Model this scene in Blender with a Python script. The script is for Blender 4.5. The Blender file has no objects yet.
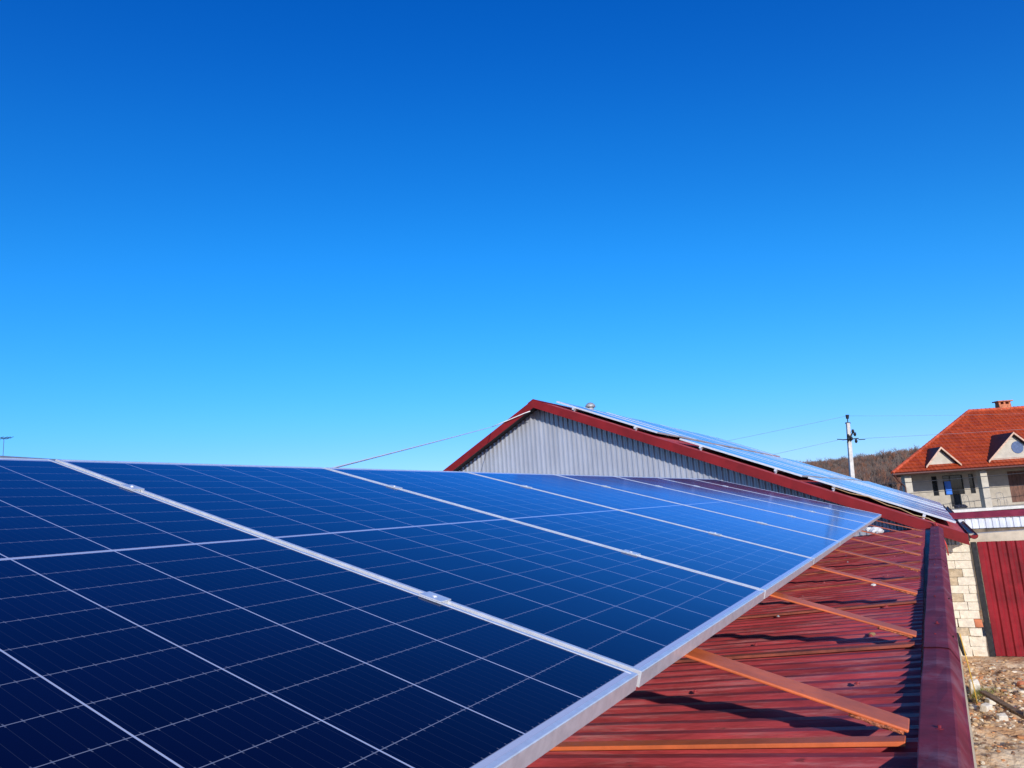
import bpy, math, random
from mathutils import Vector, Matrix, noise
random.seed(7)
R = math.radians
scn = bpy.context.scene

# ------------------------------------------------------------------ camera
CAM = Vector((2.630429, -1.458575, -0.286859))
cd = bpy.data.cameras.new('camera'); cam = bpy.data.objects.new('camera', cd); scn.collection.objects.link(cam)
rx = Vector((0.870612, 0.487697, -0.064697)); dn = Vector((-0.140071, 0.119661, -0.982884)); fw = Vector((-0.471608, 0.864773, 0.172491))
m3 = Matrix((rx, -dn, -fw)).transposed()
cam.matrix_world = Matrix.Translation(CAM) @ m3.to_4x4()
cd.sensor_width = 36; cd.lens = 733.6 / 1024 * 36; cd.clip_start = 0.05; cd.clip_end = 3000
scn.camera = cam

# ------------------------------------------------------------------ sky, sun, exposure
SUN = Vector((1.75, -2.45, 1.0)).normalized()
EL = math.asin(SUN.z); ROT = math.atan2(SUN.x, SUN.y)
w = bpy.data.worlds.new('World'); scn.world = w; w.use_nodes = True
nt = w.node_tree; nt.nodes.clear()
sky = nt.nodes.new('ShaderNodeTexSky'); sky.sky_type = 'NISHITA'; sky.sun_disc = False
sky.sun_elevation = EL; sky.sun_rotation = ROT; sky.altitude = 300; sky.air_density = 1.0; sky.dust_density = 0.3; sky.ozone_density = 4.0
hs = nt.nodes.new('ShaderNodeHueSaturation'); hs.inputs['Saturation'].default_value = 1.3
tn = nt.nodes.new('ShaderNodeMix'); tn.data_type = 'RGBA'; tn.blend_type = 'MULTIPLY'; tn.inputs[0].default_value = 1; tn.inputs[7].default_value = (0.64, 0.89, 1.49, 1)
bg = nt.nodes.new('ShaderNodeBackground'); bg.inputs[1].default_value = 0.13
wo = nt.nodes.new('ShaderNodeOutputWorld')
cv = nt.nodes.new('ShaderNodeRGBCurve'); s1_ = nt.nodes.new('ShaderNodeVectorMath'); s1_.operation = 'SCALE'; s1_.inputs['Scale'].default_value = .13
s2_ = nt.nodes.new('ShaderNodeVectorMath'); s2_.operation = 'SCALE'; s2_.inputs['Scale'].default_value = 1 / .13
cm = cv.mapping; cm.use_clip = False; cm.extend = 'EXTRAPOLATED'; gc = cm.curves[1]
gc.points[0].location = (0, 0); gc.points[1].location = (1, .90)
for q in ((.07, .066), (.11, .115), (.16, .198), (.27, .365), (.52, .60), (.72, .71)): gc.points.new(*q)
cm.update()
nt.links.new(sky.outputs[0], hs.inputs['Color']); nt.links.new(hs.outputs[0], tn.inputs[6]); nt.links.new(tn.outputs[2], s1_.inputs[0]); nt.links.new(s1_.outputs[0], cv.inputs['Color']); nt.links.new(cv.outputs[0], s2_.inputs[0]); nt.links.new(s2_.outputs[0], bg.inputs[0]); nt.links.new(bg.outputs[0], wo.inputs[0])
sl = bpy.data.lights.new('sun', 'SUN'); sl.energy = 4.2; sl.angle = R(0.5); sl.color = (1.0, 0.93, 0.83)
so = bpy.data.objects.new('sun', sl); scn.collection.objects.link(so)
so.rotation_euler = SUN.to_track_quat('Z', 'Y').to_euler()
scn.view_settings.view_transform = 'Standard'; scn.view_settings.look = 'None'
scn.view_settings.exposure = 0.0; scn.view_settings.gamma = 1.0; scn.view_settings.use_curve_mapping = False

# ------------------------------------------------------------------ helpers
COL = scn.collection
def empty(name, loc=(0, 0, 0), rz=0.0):
    o = bpy.data.objects.new(name, None); COL.objects.link(o); o.location = loc; o.rotation_euler = (0, 0, rz)
    o.empty_display_size = 0.1
    return o
def tag(o, label, cat, group=None, kind=None):
    if label: o['label'] = label
    if cat: o['category'] = cat
    if group: o['group'] = group
    if kind: o['kind'] = kind
    return o
def wmat(o):
    return (wmat(o.parent) @ o.matrix_parent_inverse @ o.matrix_basis) if o.parent else o.matrix_basis.copy()
def setw(o, M):
    o.matrix_basis = ((wmat(o.parent) @ o.matrix_parent_inverse).inverted() @ M) if o.parent else M
class MB:
    def __init__(s): s.v = []; s.f = []; s.m = []
    def add(s, vs, fs, mi=0):
        b = len(s.v); s.v += [tuple(p) for p in vs]; s.f += [tuple(b + i for i in f) for f in fs]; s.m += [mi] * len(fs); return s
    def hexa(s, p, mi=0):   # 8 points: bottom ring 0-3 counter-clockwise, top ring 4-7
        return s.add(p, [(3, 2, 1, 0), (4, 5, 6, 7), (0, 1, 5, 4), (1, 2, 6, 5), (2, 3, 7, 6), (3, 0, 4, 7)], mi)
    def box(s, x0, x1, y0, y1, z0, z1, M=None, mi=0, bev=0):
        p = [Vector(q) for q in ((x0, y0, z0), (x1, y0, z0), (x1, y1, z0), (x0, y1, z0), (x0, y0, z1), (x1, y0, z1), (x1, y1, z1), (x0, y1, z1))]
        if M is not None: p = [M @ q for q in p]
        return s.hexa(p, mi)
    def prism(s, poly, d, mi=0):     # planar polygon (3D points) extruded by vector d
        n = len(poly); a = [Vector(p) for p in poly]; b = [p + Vector(d) for p in a]
        fs = [tuple(range(n))[::-1], tuple(range(n, 2 * n))] + [(i, (i + 1) % n, n + (i + 1) % n, n + i) for i in range(n)]
        return s.add(a + b, fs, mi)
    def tube(s, pts, r, k=8, cap=True, mi=0):
        pts = [Vector(p) for p in pts]; n = len(pts); rs = r if isinstance(r, (list, tuple)) else [r] * n
        vs = []; up = None
        for i, p in enumerate(pts):
            t = (pts[min(i + 1, n - 1)] - pts[max(i - 1, 0)]).normalized()
            if up is None: up = t.orthogonal().normalized()
            up = (up - t * up.dot(t)).normalized(); si = t.cross(up)
            for j in range(k):
                a = 2 * math.pi * j / k; vs.append(p + (up * math.cos(a) + si * math.sin(a)) * rs[i])
        fs = [(i * k + j, i * k + (j + 1) % k, (i + 1) * k + (j + 1) % k, (i + 1) * k + j) for i in range(n - 1) for j in range(k)]
        if cap: fs += [tuple(range(k))[::-1], tuple((n - 1) * k + j for j in range(k))]
        return s.add(vs, fs, mi)
    def rock(s, c, rad, sc=(1, 1, 1), mi=0, seg=6):
        vs = []; c = Vector(c); q = random.random() * 100; rings = 4
        vs.append(c + Vector((0, 0, -rad * sc[2])))
        rz = random.random() * 6.3; cr, sr = math.cos(rz), math.sin(rz)
        for i in range(1, rings):
            th = -math.pi / 2 + math.pi * i / rings
            for j in range(seg):
                a = 2 * math.pi * (j + .5 * (i % 2)) / seg
                d = Vector((math.cos(a) * math.cos(th), math.sin(a) * math.cos(th), math.sin(th)))
                k = rad * (1 + .45 * noise.noise(d * 1.7 + Vector((q, 0, 0))))
                x, y, z = d.x * k * sc[0], d.y * k * sc[1], d.z * k * sc[2]
                vs.append(c + Vector((x * cr - y * sr, x * sr + y * cr, z)))
        vs.append(c + Vector((0, 0, rad * sc[2])))
        fs = [(0, 1 + (j + 1) % seg, 1 + j) for j in range(seg)]
        for i in range(rings - 2):
            for j in range(seg):
                a = 1 + i * seg + j; b = 1 + i * seg + (j + 1) % seg; fs.append((a, b, b + seg, a + seg))
        t = len(vs) - 1; o = 1 + (rings - 2) * seg
        fs += [(o + j, o + (j + 1) % seg, t) for j in range(seg)]
        return s.add(vs, fs, mi)
    def build(s, name, mat, parent=None, smooth=False, bevel=0.0, M=None):
        me = bpy.data.meshes.new(name); me.from_pydata(s.v, [], s.f); me.update()
        for m in (mat if isinstance(mat, (list, tuple)) else [mat]): me.materials.append(m)
        if isinstance(mat, (list, tuple)): me.polygons.foreach_set('material_index', s.m)
        if smooth: me.polygons.foreach_set('use_smooth', [True] * len(me.polygons))
        o = bpy.data.objects.new(name, me); COL.objects.link(o)
        if parent is not None: o.parent = parent
        if M is not None: setw(o, M)
        if bevel:
            b = o.modifiers.new('bevel', 'BEVEL'); b.width = bevel; b.segments = 2; b.limit_method = 'ANGLE'
        return o
def kids(o): return [c for c in bpy.data.objects if c.parent == o]
def copy_tree(o, parent=None, tree=None):
    c = o.copy(); COL.objects.link(c)
    if parent is not None: c.parent = parent
    for ch in (tree if tree is not None else kids(o)): copy_tree(ch, c)
    return c
def ordinal(i): return ['first', 'second', 'third', 'fourth', 'fifth', 'sixth', 'seventh', 'eighth', 'ninth', 'tenth', 'eleventh', 'twelfth', 'thirteenth'][i]

# ------------------------------------------------------------------ materials
def mat(name, col, rough=.6, metal=0.0, var=.12, scale=6.0, bump=0.0, bscale=40.0, col2=None, spec=.5, stretch=(1, 1, 1), detail=6, lo=.35, hi=.65):
    m = bpy.data.materials.new(name); m.use_nodes = True; t = m.node_tree; N = t.nodes; L = t.links
    b = N['Principled BSDF']; b.inputs['Roughness'].default_value = rough; b.inputs['Metallic'].default_value = metal
    b.inputs['Specular IOR Level'].default_value = spec
    tc = N.new('ShaderNodeTexCoord'); mp = N.new('ShaderNodeMapping'); mp.inputs['Scale'].default_value = stretch
    L.new(tc.outputs['Object'], mp.inputs[0])
    n1 = N.new('ShaderNodeTexNoise'); n1.inputs['Scale'].default_value = scale; n1.inputs['Detail'].default_value = detail; n1.inputs['Roughness'].default_value = .65
    L.new(mp.outputs[0], n1.inputs['Vector'])
    cr = N.new('ShaderNodeValToRGB'); e = cr.color_ramp.elements
    c2 = col2 if col2 else tuple(min(1, c * (1 + 2 * var)) for c in col)
    c1 = col if col2 else tuple(c * (1 - 2 * var) for c in col)
    e[0].position = lo; e[1].position = hi; e[0].color = (*c1, 1); e[1].color = (*c2, 1)
    L.new(n1.outputs[0], cr.inputs[0]); L.new(cr.outputs[0], b.inputs['Base Color'])
    if bump:
        n2 = N.new('ShaderNodeTexNoise'); n2.inputs['Scale'].default_value = bscale; n2.inputs['Detail'].default_value = 6
        L.new(mp.outputs[0], n2.inputs['Vector'])
        bp = N.new('ShaderNodeBump'); bp.inputs['Strength'].default_value = bump; bp.inputs['Distance'].default_value = .01
        L.new(n2.outputs[0], bp.inputs['Height']); L.new(bp.outputs[0], b.inputs['Normal'])
    m['ramp'] = cr.name
    return m
def worn(m, col, scale, lo, hi, stretch=(1, 1, 1), off=(3, 1, 7), rough=None):
    """adds a second layer of wear: patches of another colour over the base"""
    t = m.node_tree; N = t.nodes; L = t.links; b = N['Principled BSDF']
    src = b.inputs['Base Color'].links[0].from_socket
    tc = N.new('ShaderNodeTexCoord'); mp = N.new('ShaderNodeMapping'); mp.inputs['Scale'].default_value = stretch; mp.inputs['Location'].default_value = off
    L.new(tc.outputs['Object'], mp.inputs[0]); n = N.new('ShaderNodeTexNoise'); n.inputs['Scale'].default_value = scale; n.inputs['Detail'].default_value = 8; n.inputs['Roughness'].default_value = .7
    L.new(mp.outputs[0], n.inputs['Vector']); mr = N.new('ShaderNodeMapRange'); mr.inputs[1].default_value = lo; mr.inputs[2].default_value = hi
    L.new(n.outputs[0], mr.inputs[0]); mx = N.new('ShaderNodeMix'); mx.data_type = 'RGBA'
    L.new(mr.outputs[0], mx.inputs[0]); L.new(src, mx.inputs[6]); mx.inputs[7].default_value = (*col, 1); L.new(mx.outputs[2], b.inputs['Base Color'])
    return m
ALU = mat('aluminium', (.78, .79, .79), .32, .4, .05, 30)
ALU2 = mat('white_aluminium', (.78, .79, .80), .4, .35, .04, 30)
STEEL = mat('galvanised_steel', (.42, .43, .44), .6, .5, .1, 20)
ROOF = worn(mat('red_roof_paint', (.34, .042, .046), .58, 0, .2, 5, .25, 60, spec=.3, stretch=(.5, 3, 1)), (.44, .18, .17), 9, .50, .74, (.35, 4, 1))
ROOF = worn(ROOF, (.10, .03, .03), 14, .62, .72, (.5, 2.5, 1), (9, 2, 1))
CAP = worn(mat('maroon_cap_paint', (.20, .028, .040), .65, 0, .12, 7, .15, 30, spec=.12), (.30, .15, .17), 5, .52, .80)
ORANGE = worn(mat('orange_primer_paint', (.62, .130, .036), .55, 0, .10, 7, .10, 60), (.34, .07, .03), 14, .66, .76)
BROWNOR = mat('primer_dull_light', (.44, .105, .042), .6, 0, .15, 9)  # browner orange puts the farther top bars' duller reflection into their colour
DULLOR = mat('dull_brown_primer', (.26, .055, .030), .7, 0, .2, 9)  # duller, browner orange for bottom bars after the first visible frame
WELD = mat('weld_bead', (.42, .12, .05), .55, .2, .35, 60, .9, 120)
FASC = mat('red_fascia_paint', (.20, .009, .011), .5, 0, .10, 3, spec=.3)
GREYSHEET = mat('galvanised_sheet', (.40, .43, .50), .40, .3, .06, 3, stretch=(1, 1, .3))
WHITESHEET = mat('white_sheet', (.72, .76, .82), .45, .1, .06, 4)
GATE = mat('red_gate_paint', (.22, .010, .016), .5, 0, .16, 3, .4, 3, spec=.3)
GATE = worn(GATE, (.30, .08, .07), 30, .70, .78, (1, 1, .2))
BLACK = mat('black_iron', (.018, .018, .020), .5, .2, .3, 20)
DARK = mat('dark_interior', (.02, .02, .023), .7)
LIME = worn(mat('limestone', (.72, .65, .52), .9, 0, .08, 14, .6, 50), (.50, .38, .24), 4, .60, .80)
MORTAR = mat('mortar', (.52, .44, .32), .95, 0, .2, 20, .8, 60)
CONC = worn(mat('concrete', (.50, .47, .41), .9, 0, .12, 5, .6, 60), (.33, .29, .24), 3, .52, .7)
POLE = mat('pole_concrete', (.62, .59, .54), .85, 0, .1, 3, .4, 30)
PLASTER = worn(mat('grey_plaster', (.40, .36, .30), .92, 0, .07, 2.0, .4, 20), (.36, .32, .27), 1.3, .55, .72)
WHITEPL = mat('white_plaster', (.66, .64, .58), .9, 0, .06, 3, .3, 20)
BROWN = mat('brown_wood', (.13, .055, .035), .55, 0, .25, 3, .3, 20, stretch=(6, 1, 1))
DGLASS = mat('dark_glass', (.012, .014, .018), .08, 0, .1, 3)
BLUEG = mat('blue_panel', (.03, .16, .62), .35, 0, .1, 3)
BRICK = mat('orange_brick', (.50, .17, .08), .85, 0, .2, 6, .4, 40)
BUNDLE = mat('dark_cloth', (.03, .035, .06), .9, 0, .4, 9)
SOILB = mat('earth', (.30, .21, .13), .95, 0, .2, 2)
WIRE = mat('wire_black', (.03, .03, .035), .5)
WIREW = mat('cable_white', (.88, .88, .86), .6, 0, .02)
YEL = mat('yellow_plastic', (.60, .36, .05), .6)
REDC = mat('red_cable', (.55, .06, .05), .55)
TAN = mat('tan_cable', (.42, .26, .12), .6)
SCRAP = mat('white_plastic', (.72, .72, .70), .6, 0, .1, 20)

def tile_mat():
    m = bpy.data.materials.new('clay_tiles'); m.use_nodes = True; t = m.node_tree; N = t.nodes; L = t.links; b = N['Principled BSDF']
    b.inputs['Roughness'].default_value = .55
    tc = N.new('ShaderNodeTexCoord'); br = N.new('ShaderNodeTexBrick'); mp = N.new('ShaderNodeMapping')
    L.new(tc.outputs['UV'], br.inputs['Vector'])
    br.offset = 0; br.inputs['Scale'].default_value = 1; br.inputs['Brick Width'].default_value = .30; br.inputs['Row Height'].default_value = .36
    br.inputs['Mortar Size'].default_value = .012; br.inputs['Mortar Smooth'].default_value = .6
    br.inputs['Color1'].default_value = (.53, .080, .019, 1); br.inputs['Color2'].default_value = (.38, .050, .014, 1); br.inputs['Mortar'].default_value = (.16, .026, .010, 1)
    n = N.new('ShaderNodeTexNoise'); n.inputs['Scale'].default_value = .7; n.inputs['Detail'].default_value = 5; L.new(tc.outputs['Object'], n.inputs['Vector'])
    mr = N.new('ShaderNodeMapRange'); mr.inputs[3].default_value = .75; mr.inputs[4].default_value = 1.25; L.new(n.outputs[0], mr.inputs[0])
    mx = N.new('ShaderNodeMix'); mx.data_type = 'RGBA'; mx.blend_type = 'MULTIPLY'; mx.inputs[0].default_value = 1
    L.new(br.outputs[0], mx.inputs[6]); L.new(mr.outputs[0], mx.inputs[7]); L.new(mx.outputs[2], b.inputs['Base Color'])
    sp = N.new('ShaderNodeSeparateXYZ'); L.new(tc.outputs['UV'], sp.inputs[0])
    w_ = N.new('ShaderNodeMath'); w_.operation = 'MULTIPLY'; w_.inputs[1].default_value = 2 * math.pi / .30; L.new(sp.outputs[0], w_.inputs[0])
    s_ = N.new('ShaderNodeMath'); s_.operation = 'COSINE'; L.new(w_.outputs[0], s_.inputs[0])
    bp = N.new('ShaderNodeBump'); bp.inputs['Strength'].default_value = .9; bp.inputs['Distance'].default_value = .05; L.new(s_.outputs[0], bp.inputs['Height'])
    L.new(bp.outputs[0], b.inputs['Normal'])
    return m
TILE = tile_mat()

def cell_mat(tint=(.58, .69, 1), ior=1.30, c1=(.0010, .0013, .010), c2=(.0017, .0020, .016), name='solar_cells', rough=(.06, .16)):
    """photovoltaic laminate, object space: x across (+-0.651), y along (0..2.172)"""
    m = bpy.data.materials.new(name); m.use_nodes = True; t = m.node_tree; N = t.nodes; L = t.links; b = N['Principled BSDF']
    tc = N.new('ShaderNodeTexCoord'); sp = N.new('ShaderNodeSeparateXYZ'); L.new(tc.outputs['Object'], sp.inputs[0])
    def mth(op, a, b_=None, c_=None):
        n = N.new('ShaderNodeMath'); n.operation = op
        for i, q in enumerate((a, b_, c_)):
            if q is None: continue
            if isinstance(q, (int, float)): n.inputs[i].default_value = q
            else: L.new(q, n.inputs[i])
        return n.outputs[0]
    x = mth('ADD', sp.outputs[0], .6420); CW = .2115; CH = .1050
    xs = mth('DIVIDE', x, CW); fx = mth('FRACT', xs); ix = mth('FLOOR', xs)
    dx = mth('MULTIPLY', mth('MINIMUM', fx, mth('SUBTRACT', 1.0, fx)), CW)
    t_ = mth('SUBTRACT', mth('ABSOLUTE', mth('SUBTRACT', sp.outputs[1], 1.092)), .006)
    ys = mth('DIVIDE', t_, CH); fy = mth('FRACT', ys); iy = mth('FLOOR', ys)
    dy = mth('MULTIPLY', mth('MINIMUM', fy, mth('SUBTRACT', 1.0, fy)), CH)
    col_line = mth('MULTIPLY', mth('LESS_THAN', dx, .0016), mth('LESS_THAN', sp.outputs[0], .62))
    row_line = mth('MULTIPLY', mth('LESS_THAN', dy, .0008), .46)
    mid = mth('LESS_THAN', t_, 0.0)
    edge = mth('MAXIMUM', mth('LESS_THAN', sp.outputs[0], -.6408), mth('GREATER_THAN', mth('ABSOLUTE', mth('SUBTRACT', sp.outputs[1], 1.092)), 1.0565))
    fb = mth('FRACT', mth('MULTIPLY', fx, 10.0)); db = mth('ABSOLUTE', mth('SUBTRACT', fb, .5))
    tick = mth('MULTIPLY', mth('MULTIPLY', mth('LESS_THAN', db, .045), mth('LESS_THAN', dy, .0050)), .22)
    bus = mth('MULTIPLY', mth('LESS_THAN', db, .020), .035)
    v = mth('MAXIMUM', mth('MAXIMUM', mth('MAXIMUM', col_line, row_line), mth('MAXIMUM', mid, edge)), mth('MAXIMUM', tick, bus))
    cx = N.new('ShaderNodeCombineXYZ'); L.new(ix, cx.inputs[0]); L.new(iy, cx.inputs[1])
    wn = N.new('ShaderNodeTexWhiteNoise'); wn.noise_dimensions = '3D'; L.new(cx.outputs[0], wn.inputs['Vector'])
    oi = N.new('ShaderNodeObjectInfo'); L.new(oi.outputs['Random'], cx.inputs[2])
    mc = N.new('ShaderNodeMix'); mc.data_type = 'RGBA'; L.new(wn.outputs[0], mc.inputs[0])
    mc.inputs[6].default_value = (*c1, 1); mc.inputs[7].default_value = (*c2, 1)
    mx = N.new('ShaderNodeMix'); mx.data_type = 'RGBA'; L.new(v, mx.inputs[0]); L.new(mc.outputs[2], mx.inputs[6]); mx.inputs[7].default_value = (.52, .56, .66, 1)
    L.new(mx.outputs[2], b.inputs['Base Color'])
    b.inputs['Roughness'].default_value = .10; b.inputs['Specular IOR Level'].default_value = 0
    n = N.new('ShaderNodeTexNoise'); n.inputs['Scale'].default_value = 3; n.inputs['Detail'].default_value = 5; L.new(tc.outputs['Object'], n.inputs['Vector'])
    mr = N.new('ShaderNodeMapRange'); mr.inputs[3].default_value = rough[0]; mr.inputs[4].default_value = rough[1]; L.new(n.outputs[0], mr.inputs[0]); gl = N.new('ShaderNodeBsdfGlossy'); gl.inputs['Color'].default_value = (*tint, 1); L.new(mr.outputs[0], gl.inputs['Roughness'])   # the cells' blue anti-reflection coating
    fr = N.new('ShaderNodeFresnel'); fr.inputs['IOR'].default_value = ior; ms = N.new('ShaderNodeMixShader'); out = N['Material Output']
    L.new(fr.outputs[0], ms.inputs[0]); L.new(b.outputs[0], ms.inputs[1]); L.new(gl.outputs[0], ms.inputs[2]); L.new(ms.outputs[0], out.inputs[0])
    bn = N.new('ShaderNodeTexNoise'); bn.inputs['Scale'].default_value = 2.2; L.new(tc.outputs['Object'], bn.inputs['Vector'])
    bp = N.new('ShaderNodeBump'); bp.inputs['Strength'].default_value = .05; bp.inputs['Distance'].default_value = .02; L.new(bn.outputs[0], bp.inputs['Height']); L.new(bp.outputs[0], b.inputs['Normal']); L.new(bp.outputs[0], gl.inputs['Normal']); L.new(bp.outputs[0], fr.inputs['Normal'])
    return m
CELL = cell_mat()
CELLD = cell_mat((1, 1, 1), 1.5, (.20, .20, .20), (.23, .23, .23), 'dust_glare_cells', (.14, .26))  # pale grey base: dust plus sky glare put into the hall panels' colour

def ground_mat():
    m = bpy.data.materials.new('rubble_soil'); m.use_nodes = True; t = m.node_tree; N = t.nodes; L = t.links; b = N['Principled BSDF']
    b.inputs['Roughness'].default_value = .95
    tc = N.new('ShaderNodeTexCoord')
    n = N.new('ShaderNodeTexNoise'); n.inputs['Scale'].default_value = 2.5; n.inputs['Detail'].default_value = 12; n.inputs['Roughness'].default_value = .75; L.new(tc.outputs['Object'], n.inputs['Vector'])
    cr = N.new('ShaderNodeValToRGB'); e = cr.color_ramp.elements; e[0].position = .3; e[0].color = (.34, .17, .08, 1); e[1].position = .7; e[1].color = (.74, .60, .40, 1)
    k = e.new(.45); k.color = (.56, .32, .15, 1); k = e.new(.56); k.color = (.62, .46, .29, 1)
    L.new(n.outputs[0], cr.inputs[0])
    n3 = N.new('ShaderNodeTexNoise'); n3.inputs['Scale'].default_value = .035; n3.inputs['Detail'].default_value = 8; L.new(tc.outputs['Object'], n3.inputs['Vector'])
    far = N.new('ShaderNodeValToRGB'); e = far.color_ramp.elements; e[0].position = .35; e[0].color = (.085, .060, .040, 1); e[1].position = .65; e[1].color = (.20, .13, .085, 1)
    L.new(n3.outputs[0], far.inputs[0])
    sp = N.new('ShaderNodeSeparateXYZ'); L.new(tc.outputs['Object'], sp.inputs[0]); mr = N.new('ShaderNodeMapRange'); mr.inputs[1].default_value = 14; mr.inputs[2].default_value = 24; L.new(sp.outputs[1], mr.inputs[0])
    mx = N.new('ShaderNodeMix'); mx.data_type = 'RGBA'; L.new(mr.outputs[0], mx.inputs[0]); L.new(cr.outputs[0], mx.inputs[6]); L.new(far.outputs[0], mx.inputs[7]); L.new(mx.outputs[2], b.inputs['Base Color'])
    n2 = N.new('ShaderNodeTexNoise'); n2.inputs['Scale'].default_value = 18; n2.inputs['Detail'].default_value = 8; L.new(tc.outputs['Object'], n2.inputs['Vector'])
    bp = N.new('ShaderNodeBump'); bp.inputs['Strength'].default_value = .8; bp.inputs['Distance'].default_value = .04; L.new(n2.outputs[0], bp.inputs['Height']); L.new(bp.outputs[0], b.inputs['Normal'])
    return m
GROUND = ground_mat()
def block_mat():
    m = bpy.data.materials.new('limestone_courses'); m.use_nodes = True; t = m.node_tree; N = t.nodes; L = t.links; b = N['Principled BSDF']
    b.inputs['Roughness'].default_value = .92
    tc = N.new('ShaderNodeTexCoord'); sp = N.new('ShaderNodeSeparateXYZ'); cb = N.new('ShaderNodeCombineXYZ'); L.new(tc.outputs['Object'], sp.inputs[0])
    ad = N.new('ShaderNodeMath'); L.new(sp.outputs[0], ad.inputs[0]); L.new(sp.outputs[1], ad.inputs[1]); L.new(ad.outputs[0], cb.inputs[0]); L.new(sp.outputs[2], cb.inputs[1])
    br = N.new('ShaderNodeTexBrick'); L.new(cb.outputs[0], br.inputs['Vector']); br.inputs['Scale'].default_value = 1; br.inputs['Brick Width'].default_value = .27; br.inputs['Row Height'].default_value = .125
    br.inputs['Mortar Size'].default_value = .006; br.inputs['Color1'].default_value = (.62, .53, .38, 1); br.inputs['Color2'].default_value = (.50, .41, .28, 1); br.inputs['Mortar'].default_value = (.28, .23, .16, 1)
    L.new(br.outputs[0], b.inputs['Base Color'])
    n2 = N.new('ShaderNodeTexNoise'); n2.inputs['Scale'].default_value = 30; L.new(tc.outputs['Object'], n2.inputs['Vector'])
    bp = N.new('ShaderNodeBump'); bp.inputs['Strength'].default_value = .7; bp.inputs['Distance'].default_value = .01; L.new(n2.outputs[0], bp.inputs['Height']); L.new(bp.outputs[0], b.inputs['Normal'])
    return m
BLOCKS = block_mat()

def corr(pitch, h, length, crest=.38, flank=.17, phase=0.0):
    """trapezoid profile: list of (s, height)"""
    out = []; s = -phase * pitch
    while s < length + pitch:
        for d, z in ((0, 0), (1 - crest - 2 * flank, 0), (1 - crest - flank, h), (1 - flank, h)):
            q = s + d * pitch
            if 0 <= q <= length: out.append((q, z))
        s += pitch
    return [(0, out[0][1])] + out + [(length, out[-1][1])]
def sheet(mb, prof, P, n_along=1):
    """prof: (s,h) list; P(s,h,k) -> point at along fraction k"""
    nv = len(prof); vs = [P(s, h, k / n_along) for k in range(n_along + 1) for s, h in prof]
    fs = [(k * nv + i, k * nv + i + 1, (k + 1) * nv + i + 1, (k + 1) * nv + i) for k in range(n_along) for i in range(nv - 1)]
    return mb.add(vs, fs)

# ------------------------------------------------------------------ terrain
GZ = -2.75
def sst(a, b, x):
    t = max(0, min(1, (x - a) / (b - a))); return t * t * (3 - 2 * t)
def terrain(x, y):
    z = GZ
    z -= 2.6 * sst(18, 46, y)
    ridge = 9.0 + 1.0 * math.sin(x * .031 + 1.0) + .6 * math.sin(x * .083)
    ridge *= .75 + .25 * sst(-160, -60, x)
    if y > 60: z += (ridge - z) * min(1, (y - 60) / 240) ** 1.25
    if y > 75: z += 2.0 * noise.noise(Vector((x * .02, y * .02, 0))) * sst(75, 160, y)
    if 2.4 < x < 6 and 5 < y < 11.5:
        w_ = sst(5, 6.5, y) * (1 - sst(11.0, 11.45, y))
        z += w_ * (.07 * noise.noise(Vector((x * 2.1, y * 2.1, 1))) + .035 * noise.noise(Vector((x * 7, y * 7, 3))) + .015 * noise.noise(Vector((x * 19, y * 19, 5))))
    return z
def axis(a, b, fine, lo, hi, coarse):
    out = []; v = lo
    while v < a: out.append(v); v += max(fine, min(coarse, (a - v) * .25))
    v = a
    while v < b: out.append(v); v += fine
    while v < hi: out.append(v); v += max(fine, min(coarse, (v - b) * .25 + fine))
    out.append(hi); return out
xs = axis(2.4, 4.6, .03, -700, 500, 12); ys = axis(6.6, 11.5, .03, -60, 900, 12)
gm = MB(); nx = len(xs)
gm.add([(x, y, terrain(x, y)) for y in ys for x in xs], [(j * nx + i, j * nx + i + 1, (j + 1) * nx + i + 1, (j + 1) * nx + i) for j in range(len(ys) - 1) for i in range(nx - 1)])
g = gm.build('ground', GROUND, smooth=True); g['kind'] = 'structure'

# bare woodland on the far hill: many thin twigs per crown, reads as one mass
tw = MB()
rng = random.Random(3)
for i in range(4200):
    y = 315 - 170 * rng.random() ** 1.5; x = rng.uniform(-80, 30)
    z = terrain(x, y); H = rng.uniform(1.4, 3.3) * (1 if rng.random() < .85 else 1.35); mi = rng.choice((0, 0, 1, 2)); S = H * rng.uniform(.28, .45)
    def quad(p, q, wd, mi):
        d = Vector((wd, 0, 0)) if abs((q - p).normalized().x) < .8 else Vector((0, 0, wd))
        tw.add([p - d, p + d, q + d * .4, q - d * .4], [(0, 1, 2, 3)], mi)
    quad(Vector((x, y, z - .3)), Vector((x, y, z + H * .6)), .09, mi)
    for k in range(10):
        a = rng.uniform(0, 6.28); h0 = z + H * rng.uniform(.15, .6); e_ = Vector((x + S * math.cos(a) * rng.uniform(.4, 1), y + S * math.sin(a), z + H * rng.uniform(.55, 1.0)))
        quad(Vector((x, y, h0)), e_, .055, mi)
        for q in range(2):
            s2 = e_.lerp(Vector((x, y, h0)), rng.uniform(.2, .6)); quad(s2, s2 + Vector((rng.uniform(-.7, .7), rng.uniform(-.4, .4), rng.uniform(.3, 1.1))), .04, mi)
tag(tw.build('bare_woodland', [mat('twig_grey', (.17, .125, .10), .9), mat('twig_red', (.24, .11, .065), .9), mat('twig_dark', (.09, .065, .055), .9)]),
    'leafless brown woodland covering the ridge of the far hill', 'woodland', kind='stuff')

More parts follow.
